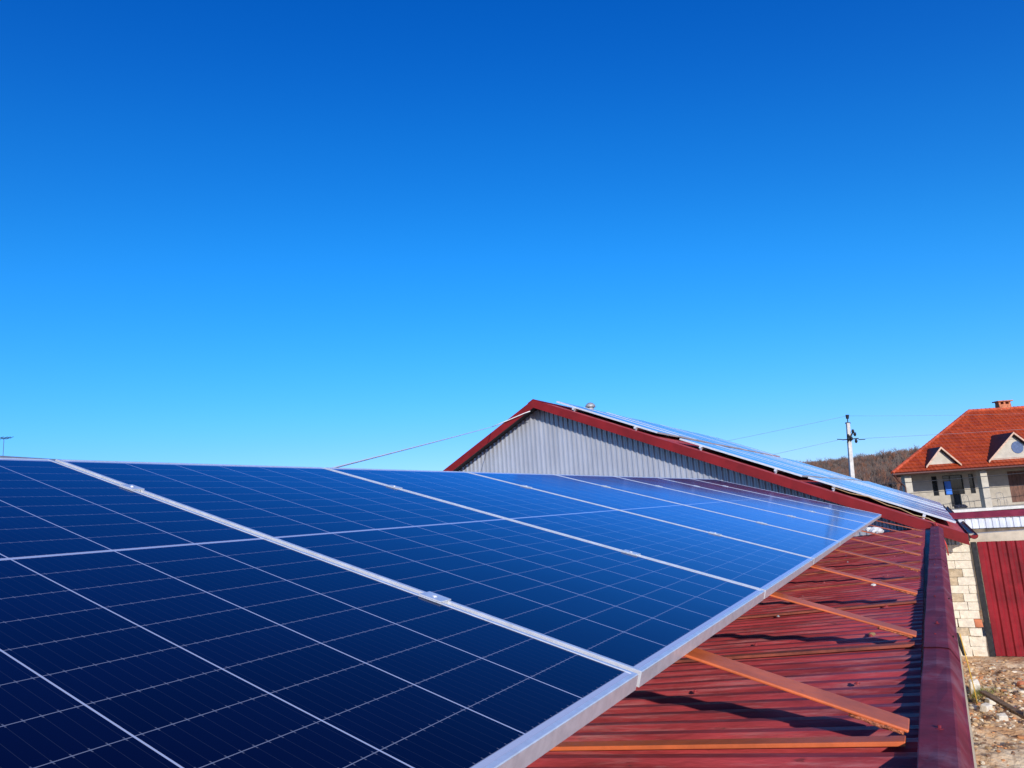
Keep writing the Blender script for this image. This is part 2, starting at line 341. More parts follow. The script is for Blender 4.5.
# ------------------------------------------------------------------ shed with the red roof
TH = R(16.5); cT, sT = math.cos(TH), math.sin(TH)
def roofz(x, y=.5): return -.861 + .10 * (x - 2.5) - .0042 * (y - .5)
shed = tag(empty('shed', (0, 2, GZ)), 'low shed under a dark red corrugated roof with a maroon edge cap', 'shed')
Mi = Matrix.Translation((0, -2, -GZ))
def sh(mb, name, mt, **k): return mb.build(name, mt, shed, M=Matrix.Identity(4), **k)
mb = MB(); Y0 = -9.0; Y1 = 11.46; HC = .019
prof = corr(.108, HC, Y1 - Y0, .30, .26, .15)
sheet(mb, prof, lambda s_, h, k: Vector((-3.6 + 6.135 * k, Y0 + s_, roofz(-3.6 + 6.135 * k, Y0 + s_) - HC + h + .0022 * math.sin((Y0 + s_) * 3.1 + k * 9))), 24)
roof = sh(mb, 'roof_sheet', ROOF)
sc = MB()
def wallx(y): return 2.60 + .0118 * y
mb = MB(); mb.hexa([(2.40, Y0, GZ - .3), (wallx(Y0), Y0, GZ - .3), (wallx(11.44), 11.44, GZ - .3), (2.40, 11.44, GZ - .3), (2.40, Y0, -.925), (wallx(Y0), Y0, -.925), (wallx(11.44), 11.44, -.925), (2.40, 11.44, -.925)])
sh(mb, 'long_wall', BLOCKS)
mb = MB(); mb.box(-3.5, -3.3, Y0, 11.44, GZ - .3, roofz(-3.5) - .05); sh(mb, 'rear_wall', BLOCKS)
mb = MB(); mb.prism([(-3.3, Y0, GZ - .3), (2.4, Y0, GZ - .3), (2.4, Y0, roofz(2.4) - .05), (-3.3, Y0, roofz(-3.3) - .05)], (0, .2, 0)); sh(mb, 'end_wall', BLOCKS)
# edge cap in overlapping lengths
CZ = -.834
def capx(y): return 2.536 + .0067 * (y - .3), 2.612 + .0094 * (y - .3), 2.632 + .0118 * (y - .3)
cuts = [-6, -3, -.4, 1.54, 3.35, 5.2, 7.1, 9.0, 11.02]
for i in range(len(cuts) - 1):
    a, b = cuts[i], cuts[i + 1] + (.05 if i < len(cuts) - 2 else 0); dz = .0035 * (i % 2); mb = MB(); n = 12; rows = []
    for j in range(n + 1):
        y = a + (b - a) * j / n; l, r_, o_ = capx(y); q = .0022 * math.sin(y * 5.3) + .0015 * math.sin(y * 11)
        z = CZ + dz - .0042 * (y - .3)
        rows.append([(l + .004, y, z - .030), (l, y, z - .026), (l + q * .4, y, z - .001), (l + .003, y, z), ((l + r_) / 2, y, z + .001 + q), (r_ - .014, y, z), (r_ - .003, y, z - .001), (r_ + .002, y, z - .005), (o_ - .002 + q, y, z - .040), (o_ + .003, y, z - .044), (o_ - .004, y, z - .050)])
    k = len(rows[0]); mb.add([p for r0 in rows for p in r0], [(j * k + c, j * k + c + 1, (j + 1) * k + c + 1, (j + 1) * k + c) for j in range(n) for c in range(k - 1)])
    cp = sh(mb, 'edge_cap', CAP)
    for q in range(2):
        y = a + (b - a) * (.28 + .45 * q) if i != 2 else (.66, 1.9)[q] - .1; l, r_, o_ = capx(y); x = (l + r_) / 2 + .004 * (-1) ** q; z = CZ + dz - .0042 * (y - .3)
        s1 = MB(); s1.tube([(x, y, z), (x, y, z + .002)], .0085, 12); s1.tube([(x, y, z + .001), (x + .001, y, z + .0085)], .0038, 6)
        s1.build('screw', CAP, cp, M=Matrix.Identity(4))
        if q: 
            s1 = MB(); s1.tube([((r_ + o_) / 2, y + .1, z - .022), ((r_ + o_) / 2 + .006, y + .1, z - .019)], .004, 6); s1.build('screw', BLACK, cp, M=Matrix.Identity(4))
rs = random.Random(5)
for k in range(12):
    for q in range(5):
        y = Y0 + .108 * (round((.25 + k * .86 - Y0) / .108) + .15) + .0; x = 2.32 - q * .47 + rs.uniform(-.05, .05); z = roofz(x, y)
        s1 = MB(); s1.tube([(x, y - .030, z), (x, y - .030, z + .003)], .009, 8); s1.tube([(x, y - .030, z + .002), (x, y - .030, z + .008)], .0045, 6)
        s1.build('roof_screw', ROOF if rs.random() < .93 else STEEL, roof, M=Matrix.Identity(4))

# ------------------------------------------------------------------ solar panel prototype: x across, y down its length from the top edge, z normal; glass top at z=0
PW, PL, FT = 1.303, 2.172, .032
def make_panel(cm_=None):
    r = empty('solar_panel')
    g_ = MB(); g_.box(-PW / 2 + .0105, PW / 2 - .0105, .0105, PL - .0105, -.008, -.0018); g_.build('glass_face', cm_ or CELL, r)
    def rail(a, b, inn):   # L-shaped aluminium rail along a->b, inn = inward unit vector
        a = Vector(a); b = Vector(b); n = Vector(inn); u = Vector((0, 0, 1)); t = (b - a).normalized()
        prof_ = [(0, -FT), (0, -.0015), (.0015, 0), (.0105, 0), (.0115, -.0015), (.0115, -.0072), (.0040, -.0072), (.0040, -FT + .002), (.020, -FT + .002), (.020, -FT)]
        m_ = MB(); k = len(prof_); vs = []
        for p, sg in ((a, 1), (b, -1)):
            for o_, z in prof_: vs.append(p + n * o_ + u * z + t * o_ * sg * (.999 if abs(t.x) > .5 else 1.0))
        m_.add(vs, [(i, (i + 1) % k, k + (i + 1) % k, k + i) for i in range(k)]); return m_
    h = PW / 2
    rail((-h, 0, 0), (-h, PL, 0), (1, 0, 0)).build('frame_rail', ALU, r); rail((h, PL, 0), (h, 0, 0), (-1, 0, 0)).build('frame_rail', ALU, r)
    rail((-h, PL, 0), (h, PL, 0), (0, -1, 0)).build('frame_rail', ALU, r); rail((h, 0, 0), (-h, 0, 0), (0, 1, 0)).build('frame_rail', ALU, r)
    j = MB(); j.box(-.05, .05, .98, 1.06, -.028, -.009); j.build('junction_box', BLACK, r)
    return r
def frame_matrix(o, xd, yd, zd): return Matrix.Translation(o) @ Matrix((xd, yd, zd)).transposed().to_4x4()
PITCH = 1.323
MA = lambda u: frame_matrix(Vector((0, u, 0)), Vector((0, -1, 0)), Vector((cT, 0, -sT)), Vector((sT, 0, cT)))
proto = make_panel(); ptree = kids(proto)
k_lab = {-1: 'nearest solar panel of the row, large and dark in the bottom left corner'}
first = True
for k in range(-1, 7):
    o = proto if first else copy_tree(proto, tree=ptree); first = False
    setw(o, MA(k * PITCH + PITCH / 2))
    i = k + 1
    lab = 'nearest and darkest solar panel, cut off by the bottom left corner' if i == 0 else ('last solar panel of the row above the red roof, beside the grey gable' if i == 7 else ordinal(i) + ' solar panel from the near end of the row above the red roof')
    tag(o, lab, 'solar panel', 'solar panels in a row above the red shed roof')

# rails with clamps
for v, nm in ((.465, 'upper'), (1.66, 'lower')):
    r = tag(empty('mounting_rail', (v * cT, -1.4, -v * sT)), 'aluminium rail with clamps crossing the seams of the front panel row along its %s third' % nm, 'mounting rail', 'rails under the front panel row')
    P0 = Vector((v * cT, 0, -v * sT)); nn = Vector((sT, 0, cT))
    M = frame_matrix(P0, Vector((0, -1, 0)), Vector((cT, 0, -sT)), nn)
    m_ = MB(); m_.box(-9.4, 1.45, -.02, .02, -.070, -FT - .001, M); m_.build('rail_bar', ALU, r, M=Matrix.Identity(4))
    for k in range(0, 7):
        m_ = MB(); u = k * PITCH
        m_.box(-u - .022, -u + .022, -.032, .032, .0005, .0042, M); m_.box(-u - .008, -u + .008, -.032, .032, -.031, .0004, M)
        m_.tube([M @ Vector((-u, 0, .003)), M @ Vector((-u, 0, .0068))], .006, 10)
        m_.build('clamp', ALU, r, M=Matrix.Identity(4), bevel=.001)

# orange support frames
for k in range(-2, 8):
    y = .53 + 1.2 * k
    r = tag(empty('support_frame', (0, y, roofz(0))), 'orange steel support frame, ' + ('%s one visible along the red roof counted from the viewer' % ordinal(k) if k >= 0 else ('hidden below the nearest panels just behind the first visible one' if k == -1 else 'hidden below the panels nearest the viewer')), 'support frame', 'orange frames carrying the front panel row')
    jx = .004 * math.sin(k * 2.3)
    nz = -.071
    def PT(x, n): return Vector((x, y, (n - sT * x) / cT))
    m_ = MB(); x0, x1 = -.15, 2.522 + jx; wd = .048; th_ = .008
    a, b, c_, d = PT(x0, nz), PT(x1, nz), PT(x1 - .003, nz - th_), PT(x0, nz - th_)
    m_.prism([a + Vector((0, -wd, 0)), b + Vector((0, -wd, 0)), c_ + Vector((0, -wd, 0)), d + Vector((0, -wd, 0))], (0, 2 * wd, 0)); m_.build('top_bar', ORANGE if k < 3 else BROWNOR, r, bevel=.003, M=Matrix.Identity(4))
    m_ = MB(); zt = .012; yo = -.016; hw_ = .024; x1 -= .012
    m_.hexa([Vector(p) for p in ((x0, y - hw_ + yo, roofz(x0, y) + .001), (x1, y - hw_ + yo, roofz(x1, y) + .001), (x1, y + hw_ + yo, roofz(x1, y) + .001), (x0, y + hw_ + yo, roofz(x0, y) + .001), (x0, y - hw_ + yo, roofz(x0, y) + zt), (x1, y - hw_ + yo, roofz(x1, y) + zt), (x1, y + hw_ + yo, roofz(x1, y) + zt), (x0, y + hw_ + yo, roofz(x0, y) + zt))])
    m_.build('bottom_bar', ORANGE if k < 1 else DULLOR, r, bevel=.002, M=Matrix.Identity(4))
    m_ = MB(); m_.box(-.13, -.07, y - .03, y + .03, roofz(-.1, y) + zt, PT(-.1, nz - .02).z); m_.build('rear_post', ORANGE, r, bevel=.003, M=Matrix.Identity(4))
    m_ = MB(); rr = random.Random(k + 50)
    pts = [PT(2.40 + .11 * q / 7, nz - th_ - .004) + Vector((0, -wd + .004 + rr.uniform(-.003, .003), rr.uniform(-.001, .002))) for q in range(8)]
    m_.tube(pts, [.003 + .003 * rr.random() for _ in pts], 6); m_.build('weld_bead', WELD, r, smooth=True, M=Matrix.Identity(4))

# small debris on the roof
def roofpt(x, y): return Vector((x, y, roofz(x, y)))
m_ = MB()
for q in range(7):
    m_.rock((1.78 + .028 * q, 11.05 + .04 * math.sin(q * 2.1), -.90 + .015 * math.cos(q * 1.7)), .060 - .006 * abs(q - 3), (1.3, .8, .8))
tag(m_.build('plastic_scrap', SCRAP), 'crumpled white plastic scrap on the red roof against the hall gable', 'scrap')
for i, (x, y, s_, mt, lab) in enumerate([(2.02, 1.34, .010, LIME, 'pale pebble on the red roof between the first and second orange frames'), (2.35, 2.02, .011, TAN, 'tan wood chip on the red roof by the maroon cap'), (2.22, .22, .010, BLACK, 'dark crumb on the red roof nearest the viewer'), (2.25, 3.9, .014, WHITEPL, 'white chip on the red roof near the fourth orange frame')]):
    m_ = MB(); m_.rock(roofpt(x, y) + Vector((0, 0, s_ * .5)), s_, (1.3, .8, .7)); tag(m_.build('chip', mt), lab, 'debris')

# ------------------------------------------------------------------ hall with the grey gable
AX, AZ = -3.78, 1.848; SR, SL = .4178, .545; EX = 3.061; FY = 11.1; WY = 11.46; HY = 28.5; LX = -9.6
def hz(x): return AZ - SR * (x - AX) if x > AX else AZ - SL * (AX - x)
hall = tag(empty('hall_building', (-1, 20, GZ)), 'hall with grey corrugated gable, dark red verge boards and a red roof', 'building')
def hb(mb, name, mt, parent=None, **k): return mb.build(name, mt, parent or hall, M=Matrix.Identity(4), **k)
mb = MB(); prof = corr(.098, .028, 2.95 - LX - .3, .22, .22)
vs = []; 
for s_, h in prof:
    x = LX + .3 + s_; vs += [(x, WY - h, -1.22), (x, WY - h, hz(x) - .07)]
mb.add(vs, [(2 * i, 2 * i + 2, 2 * i + 3, 2 * i + 1) for i in range(len(prof) - 1)]); hb(mb, 'gable_wall', GREYSHEET)
for sgn in (1, -1):
    xe = EX if sgn > 0 else LX; mb = MB(); H = .155
    poly = [(AX, FY, AZ), (AX, FY, AZ - H), (xe, FY, hz(xe) - H), (xe, FY, hz(xe))]
    if sgn < 0: poly = poly[::-1]
    mb.prism(poly, (0, .028, 0)); ve = hb(mb, 'verge_board', FASC, bevel=.004)
    mb = MB(); mb.prism([(p[0], FY - .014, p[2]) for p in [(AX, 0, AZ - H + .02), (AX, 0, AZ - H - .004), (xe, 0, hz(xe) - H - .004), (xe, 0, hz(xe) - H + .02)]], (0, .012, 0)); hb(mb, 'trim', FASC, ve)
    mb = MB(); mb.prism([(AX, FY + .03, AZ - .075), (xe, FY + .03, hz(xe) - .075), (xe, FY + .03, hz(xe) - .10), (AX, FY + .03, AZ - .10)], (0, .32, 0)); hb(mb, 'soffit', DARK)
    mb = MB(); prof = corr(.115, .018, HY - FY - .03, .34, .18); nv = Vector((SR if sgn > 0 else -SL, 0, 1)).normalized()
    sheet(mb, prof, lambda s_, h, k: Vector((AX + (xe - AX) * k, FY + .03 + s_, hz(AX + (xe - AX) * k) - .024)) + nv * h, 6); hb(mb, 'roof_slope', ROOF)
    mb = MB(); mb.prism([(AX, FY + .03, AZ - .035), (xe, FY + .03, hz(xe) - .035), (xe, FY + .03, hz(xe) - .06), (AX, FY + .03, AZ - .06)], (0, HY - FY - .03, 0)); hb(mb, 'roof_deck', DARK)
mb = MB()
for y0 in [FY + 2.9 * i for i in range(6)]:
    mb.prism([(AX - .12, y0, hz(AX - .12) + .012), (AX, y0, AZ + .012), (AX + .13, y0, hz(AX + .13) + .012), (AX + .13, y0, hz(AX + .13) + .004), (AX, y0, AZ + .003), (AX - .12, y0, hz(AX - .12) + .004)], (0, 2.92, 0))
hb(mb, 'ridge_cap', FASC)
# eave edge and gutter, right side
mb = MB(); mb.box(EX, EX + .012, FY, HY, hz(EX) - .10, hz(EX) + .025); hb(mb, 'eave_board', BLACK)
mb = MB(); pr_ = [(EX + .015 + .055 + .055 * math.cos(a), hz(EX) - .02 + .055 * math.sin(a)) for a in [math.pi + math.pi * i / 8 for i in range(9)]]
n = len(pr_); mb.add([(x, y, z) for y in (FY + .01, HY) for x, z in pr_] + [(EX + .07 + (x - EX - .07) * .93, y, hz(EX) - .02 + (z - hz(EX) + .02) * .93) for y in (FY + .01, HY) for x, z in pr_],
    [(i, i + 1, n + i + 1, n + i) for i in range(n - 1)] + [(2 * n + i, 3 * n + i, 3 * n + i + 1, 2 * n + i + 1) for i in range(n - 1)] + [(i, 2 * n + i, 2 * n + i + 1, i + 1) for i in range(n - 1)] + [tuple(range(n))]); hb(mb, 'gutter', FASC)
mb = MB(); mb.box(2.75, 2.95, WY + .02, HY - .2, GZ - .3, hz(2.95) - .09); hb(mb, 'side_wall', BLOCKS)
mb = MB(); mb.box(LX + .3, LX + .5, WY + .02, HY - .2, GZ - .3, hz(LX + .5) - .09); hb(mb, 'side_wall', BLOCKS)
mb = MB(); mb.prism([(LX + .5, HY - .4, GZ - .3), (2.75, HY - .4, GZ - .3), (2.75, HY - .4, hz(2.75) - .1), (AX, HY - .4, AZ - .1), (LX + .5, HY - .4, hz(LX + .5) - .1)], (0, .2, 0)); hb(mb, 'rear_gable', BLOCKS)
mb = MB(); mb.box(LX + .3, 2.4, WY + .03, WY + .2, GZ - .3, -1.2); mb.box(2.75, 3.02, WY + .03, WY + .2, GZ - .3, -1.2); mb.box(2.4, 2.75, WY + .03, WY + .2, GZ - .3, -1.2); hb(mb, 'base_wall', MORTAR)
# limestone blocks of the base wall, each a little out of line
mb = MB(); rb = random.Random(11); z = GZ - .02; row = 0
while z < -1.23:
    hh = .118 if row > 1 else .15; x = 2.33 + (.13 if row % 2 else 0)
    f_ = (z - GZ) / 1.5
    xr = 3.075 + (.0 if f_ > .42 else rb.uniform(-.05, .05)) + (.03 if f_ < .12 else 0) - (.05 if .2 < f_ < .42 else 0)
    while x < xr - .04:
        wd_ = min(rb.uniform(.20, .30), xr - x); 
        if xr - x - wd_ < .07: wd_ = xr - x
        d = rb.uniform(0, .018) + (.06 * rb.random() if f_ < .3 else 0); j = lambda: rb.uniform(-.002, .002) * (4 if f_ < .3 else 1)
        p = [Vector((x + .002 + j(), WY - .02 - d + j(), z + .002 + j())), Vector((x + wd_ - .002 + j(), WY - .02 - d + j(), z + .002 + j())), Vector((x + wd_ - .004, WY + .028, z + .004)), Vector((x + .004, WY + .028, z + .004)),
             Vector((x + .002 + j(), WY - .02 - d + j(), z + hh - .002 + j())), Vector((x + wd_ - .002 + j(), WY - .02 - d + j(), z + hh - .002 + j())), Vector((x + wd_ - .004, WY + .028, z + hh - .004)), Vector((x + .004, WY + .028, z + hh - .004))]
        mb.hexa(p, (2 if rb.random() < .28 else 0) if not (.2 < f_ < .42 and x + wd_ > 2.98 and row % 2) else 1); x += wd_
    z += hh; row += 1
hb(mb, 'limestone_blocks', [LIME, BRICK, mat('weathered_limestone', (.50, .40, .27), .95, 0, .15, 12, .8, 50)], bevel=.005)
# roof vent behind the ridge
v_ = tag(empty('roof_vent', (-3.66, 14.0, hz(-3.66))), 'small metal roof vent with a rounded hood just behind the ridge of the hall', 'vent')
m_ = MB(); m_.tube([(-3.80, 14, hz(-3.80) - .02), (-3.80, 14, 1.97)], .075, 14); m_.build('vent_pipe', STEEL, v_, M=Matrix.Identity(4))
m_ = MB(); m_.tube([(-3.80, 14, 1.96), (-3.80, 14, 1.965), (-3.80, 14, 2.02), (-3.80, 14, 2.06), (-3.80, 14, 2.08)], [.09, .12, .11, .07, .02], 16); m_.build('vent_hood', STEEL, v_, smooth=True, M=Matrix.Identity(4))

# three rows of panels on the hall roof
ang = math.atan(SR); cA, sA = math.cos(ang), math.sin(ang); NA = Vector((sA, 0, cA)); DA = Vector((cA, 0, -sA)); SY = 11.68
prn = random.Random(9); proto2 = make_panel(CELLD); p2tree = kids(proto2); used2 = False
rows = [('upper', Vector((-3.549, 0, 1.851)), 10), ('middle', Vector((-1.143, 0, .853)), 10), ('lower', Vector((.950, 0, -.018)), 11)]
for nm, o_, cnt in rows:
    gname = 'panels of the %s array on the hall roof' % nm
    rk = tag(empty('roof_rack', (o_.x, SY, hz(o_.x))), 'metal rack under the %s array of panels on the hall roof' % nm, 'panel rack', 'racks under the hall roof arrays')
    for i in range(cnt):
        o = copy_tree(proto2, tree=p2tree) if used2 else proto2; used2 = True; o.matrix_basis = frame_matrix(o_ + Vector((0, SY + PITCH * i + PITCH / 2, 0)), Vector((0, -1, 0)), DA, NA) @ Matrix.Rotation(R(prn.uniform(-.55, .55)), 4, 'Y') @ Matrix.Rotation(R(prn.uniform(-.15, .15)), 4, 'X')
        tag(o, ('front solar panel' if i == 0 else 'rearmost solar panel' if i == cnt - 1 else ordinal(i) + ' solar panel from the front') + ' in the %s array on the red hall roof' % nm, 'solar panel', gname)
    for v in (.42, 1.75):
        q = o_ + DA * v; M = frame_matrix(Vector((q.x, SY, q.z)), Vector((0, -1, 0)), DA, NA)
        m_ = MB(); m_.box(-cnt * PITCH - .05, .06, -.02, .02, -.072, -FT - .001, M); rb_ = m_.build('rail', ALU, rk, M=Matrix.Identity(4))
        for yy in [0.02] + [2.2 * t + 2 for t in range(int(cnt * PITCH / 2.2) - 1)]:
            m_ = MB(); m_.box(-yy - .02, -yy + .02, -.018, .018, -.135, -.0725, M); m_.box(-yy - .03, -yy + .03, -.03, .045, -.140, -.1345, M); m_.build('foot', ALU2, rk, M=Matrix.Identity(4))

# ------------------------------------------------------------------ gate, post, lintel, boundary wall
gt = tag(empty('gate', (3.6, WY, GZ)), 'dark red corrugated metal gate beside the limestone wall', 'gate')
mb = MB(); prof = corr(.115, .020, 2.2, .34, .18, .3); vs = []
for s_, h in prof: vs += [(3.165 + s_, WY - .03 - h, GZ + .01), (3.165 + s_, WY - .03 - h, -1.145)]
mb.add(vs, [(2 * i, 2 * i + 2, 2 * i + 3, 2 * i + 1) for i in range(len(prof) - 1)]); mb.build('gate_leaf', GATE, gt, M=Matrix.Identity(4))
mb = MB(); mb.box(3.165, 5.37, WY - .025, WY + .01, GZ + .03, GZ + .07); mb.box(3.165, 5.37, WY - .025, WY + .01, -1.21, -1.17); mb.box(3.165, 3.20, WY - .025, WY + .01, GZ + .07, -1.21); mb.build('gate_frame', BLACK, gt, M=Matrix.Identity(4))
m_ = MB(); m_.prism([(3.085, WY - .07, GZ - .05), (3.155, WY - .07, GZ - .05), (3.155, WY - .07, -1.15), (3.085, WY - .07, -1.15)], (0, .10, 0))
tag(m_.build('gate_post', BLACK, bevel=.004), 'black iron post between the limestone wall and the red gate', 'post')
m_ = MB(); m_.prism([(2.985, WY + .21, -1.19), (6.0, WY + .21, -1.08), (6.0, WY + .21, -.93), (2.985, WY + .21, -1.05)], (0, .22, 0))
tag(m_.build('lintel_beam', mat('beige_beam', (.62, .52, .38), .85, 0, .08, 5, .3, 30), bevel=.006), 'beige beam running above the red gate', 'beam')
bw = tag(empty('boundary_wall', (4.5, 16, terrain(4.5, 16))), 'boundary wall of white ribbed sheet with a maroon coping behind the gate', 'wall')
m_ = MB(); m_.box(2.6, 11, 16.02, 16.22, GZ - .6, -1.20); m_.build('stone_base', mat('dark_stone', (.17, .13, .09), .9, 0, .3, 4, .8, 20), bw, M=Matrix.Identity(4))
mb = MB(); prof = corr(.115, .018, 8.4, .5, .12); vs = []
for s_, h in prof: vs += [(2.6 + s_, 16 - h, -1.19), (2.6 + s_, 16 - h, -.985)]
mb.add(vs, [(2 * i, 2 * i + 2, 2 * i + 3, 2 * i + 1) for i in range(len(prof) - 1)]); mb.build('white_sheet', WHITESHEET, bw, M=Matrix.Identity(4))
m_ = MB(); m_.prism([(2.6, 15.94, -.985), (2.6, 16.25, -.975), (2.6, 16.25, -.90), (2.6, 16.12, -.865), (2.6, 15.94, -.975)], (8.4, 0, 0)); m_.build('coping', mat('maroon_coping', (.27, .035, .05), .4), bw, M=Matrix.Identity(4))

# ------------------------------------------------------------------ house (local: x = a, y = b depth, z up; facade faces the yard)
az = math.atan2(.488, .872); Ad = Vector((.8727, .4882, 0)); Bd = Vector((-.4882, .8727, 0))
HO = Vector((CAM.x, CAM.y, 0)) + Ad * 30 + Bd * 50; HG = terrain(HO.x, HO.y)
MH = Matrix.Translation((CAM.x, CAM.y, CAM.z)) @ Matrix.Rotation(az, 4, 'Z')
house = tag(empty('house', (HO.x, HO.y, HG), az), 'two storey plastered house with an orange tiled hip roof and pillared balcony', 'house')
def hs_(mb, name, mt, parent=None, **k): return mb.build(name, mt, parent or house, M=MH, **k)
gz = HG - CAM.z - .5
AR = 47.0
# walls with real openings on the upper front
def wall_front(mb, x0, x1, z0, z1, holes, y, th):
    xs_ = sorted({x0, x1, *[h[0] for h in holes], *[h[1] for h in holes]}); zs_ = sorted({z0, z1, *[h[2] for h in holes], *[h[3] for h in holes]})
    for i in range(len(xs_) - 1):
        for j in range(len(zs_) - 1):
            cx_, cz_ = (xs_[i] + xs_[i + 1]) / 2, (zs_[j] + zs_[j + 1]) / 2
            if not any(h[0] < cx_ < h[1] and h[2] < cz_ < h[3] for h in holes): mb.box(xs_[i], xs_[i + 1], y, y + th, zs_[j], zs_[j + 1])
DX = .28
holes = [(30.420, 30.820, -.78, .62), (31.220, 32.690, -.78, .62), (31.590, 32.320, -1.62, -.78), (33.120, 33.490, -.78, .62), (35.970, 38.570, -1.60, .62)]
mb = MB(); wall_front(mb, 28.8, AR, -1.75, .93, holes, 53.5, .3); hs_(mb, 'front_wall', PLASTER)
mb = MB(); wall_front(mb, 28.8, AR, gz, -1.93, [(29, 31.770, gz, -3.0), (34, 37, gz, -3.0)], 53.5, .3); hs_(mb, 'lower_wall', PLASTER)
mb = MB(); mb.prism([(28.8, 53.8, gz), (29.1, 53.8, gz), (32.5, 59.7, gz), (32.2, 59.7, gz)], (0, 0, .93 - gz)); mb.box(AR - .3, AR, 53.8, 59.7, gz, .93); mb.box(32.270, AR, 59.7, 60, gz, .93) ; hs_(mb, 'outer_walls', PLASTER)
for x0, x1, z0, z1 in ((30.420, 30.820, -.78, .62), (33.120, 33.490, -.78, .62)):
    m_ = MB(); m_.box(x0, x0 + .05, 53.560, 53.640, z0, z1); m_.box(x1 - .05, x1, 53.560, 53.640, z0, z1); m_.box(x0 + .05, x1 - .05, 53.560, 53.640, z1 - .05, z1); m_.box(x0 + .05, x1 - .05, 53.560, 53.640, z0, z0 + .05)
    wn_ = hs_(m_, 'window', BLACK); m_ = MB(); m_.box(x0 + .05, x1 - .05, 53.590, 53.610, z0 + .05, z1 - .05); hs_(m_, 'pane', DGLASS, wn_)
m_ = MB()
for x in (31.220, 31.770, 32.640): m_.box(x, x + .05, 53.560, 53.640, -.78, .62)
m_.box(31.270, 31.770, 53.560, 53.640, .57, .62); m_.box(31.820, 32.640, 53.560, 53.640, .57, .62); wn_ = hs_(m_, 'window', BLACK)
m_ = MB(); m_.box(31.270, 31.770, 53.590, 53.610, -.76, .57); m_.box(31.820, 32.640, 53.590, 53.610, -.76, .57); hs_(m_, 'pane', DGLASS, wn_)
m_ = MB(); m_.box(31.590, 32.320, 53.580, 53.620, -1.62, -.78); m_.box(31.630, 31.930, 53.560, 53.579, -1.55, -.85); m_.box(31.990, 32.270, 53.560, 53.579, -1.55, -.85); hs_(m_, 'balcony_door', DARK)
m_ = MB(); m_.box(31.300, 31.740, 53.450, 53.495, -.74, .20); m_.box(31.340, 31.700, 53.440, 53.449, -.70, .16)
hs_(m_, 'blue_shutter', BLUEG)['label'] = 'bright blue shutter panel beside the balcony door'
m_ = MB()
for i in range(8): m_.box(35.970 + .325 * i + .006, 35.970 + .325 * (i + 1) - .006, 53.580, 53.630, -1.60, .62)
hs_(m_, 'wooden_door', BROWN)
# balcony slab, pillars
PILL = mat('pillar_plaster', (.52, .47, .38), .9, 0, .06, 3, .3, 20)
m_ = MB(); m_.prism([(26.4, 50.45, -1.94), (AR + .5, 50.45, -1.94), (AR + .5, 53.5, -1.94), (28.6, 53.5, -1.94)], (0, 0, .188)); hs_(m_, 'balcony_slab', WHITEPL)
for a in (26.95, 32.17, 37.4, 42.6):
    m_ = MB(); m_.box(a, a + .46, 50.6, 51.06, -1.75, .80); m_.box(a + .0, a + .46, 50.6, 51.06, gz, -1.941); hs_(m_, 'pillar', PILL)
m_ = MB(); m_.box(26.9, AR, 50.62, 50.95, .80, .94); m_.prism([(26.95, 50.95, .80), (27.25, 50.95, .80), (29.1, 53.5, .80), (28.8, 53.5, .80)], (0, 0, .14)); hs_(m_, 'eave_beam', PLASTER)
# tiled hip roof in stepped courses
EZ = .95; RZ = 5.30; e2 = 31.2; e0, e1, f0, f1 = 25.86, 48.5, 50.0, 60.0; r0, r1, rm = 34.94, 43.0, 55.0
rf_root = None
def tiled(corners_low, corners_high, name, parent=None, rows_n=18):
    (a0, a1), (b0, b1) = corners_low, corners_high; a0, a1, b0, b1 = map(Vector, (a0, a1, b0, b1))
    nrm = (a1 - a0).cross(b0 - a0).normalized(); 
    if nrm.z < 0: nrm = -nrm
    m_ = MB(); uv = []; ax_ = (a1 - a0).normalized(); H = ((b0 + b1) / 2 - (a0 + a1) / 2).length if b0 != b1 else None
    updir = nrm.cross(ax_).normalized(); updir = updir if updir.z > 0 else -updir
    for i in range(rows_n):
        t0, t1 = i / rows_n, (i + 1) / rows_n
        p0, p1, q0, q1 = a0.lerp(b0, t0), a1.lerp(b1, t0), a0.lerp(b0, t1), a1.lerp(b1, t1)
        p = [p0 + nrm * .075, p1 + nrm * .075, q1 + nrm * .012, q0 + nrm * .012, p0 - nrm * .02, p1 - nrm * .02]
        b = len(m_.v); m_.add(p, [(0, 1, 2, 3), (4, 5, 1, 0)])
        for f in ((0, 1, 2, 3), (4, 5, 1, 0)):
            for ii in f: uv.append(((p[ii] - a0).dot(ax_), (p[ii] - a0).dot(updir)))
    o = hs_(m_, name, TILE, parent); ul = o.data.uv_layers.new(name='UVMap')
    for l_, u_ in zip(ul.data, uv): l_.uv = u_
    return o
rf = tiled(((e0, f0, EZ), (e1, f0, EZ)), ((r0, rm, RZ), (r1, rm, RZ)), 'roof')
tiled(((e2, f1, EZ), (e0, f0, EZ)), ((r0, rm, RZ), (r0, rm, RZ)), 'roof_side', rf)
tiled(((e1, f0, EZ), (e1, f1, EZ)), ((r1, rm, RZ), (r1, rm, RZ)), 'roof_side', rf)
tiled(((e1, f1, EZ), (e2, f1, EZ)), ((r1, rm, RZ), (r0, rm, RZ)), 'roof_side', rf)
RIDGE = mat('ridge_tile', (.50, .085, .03), .6, 0, .2, 1.5)
m_ = MB(); nn_ = 26
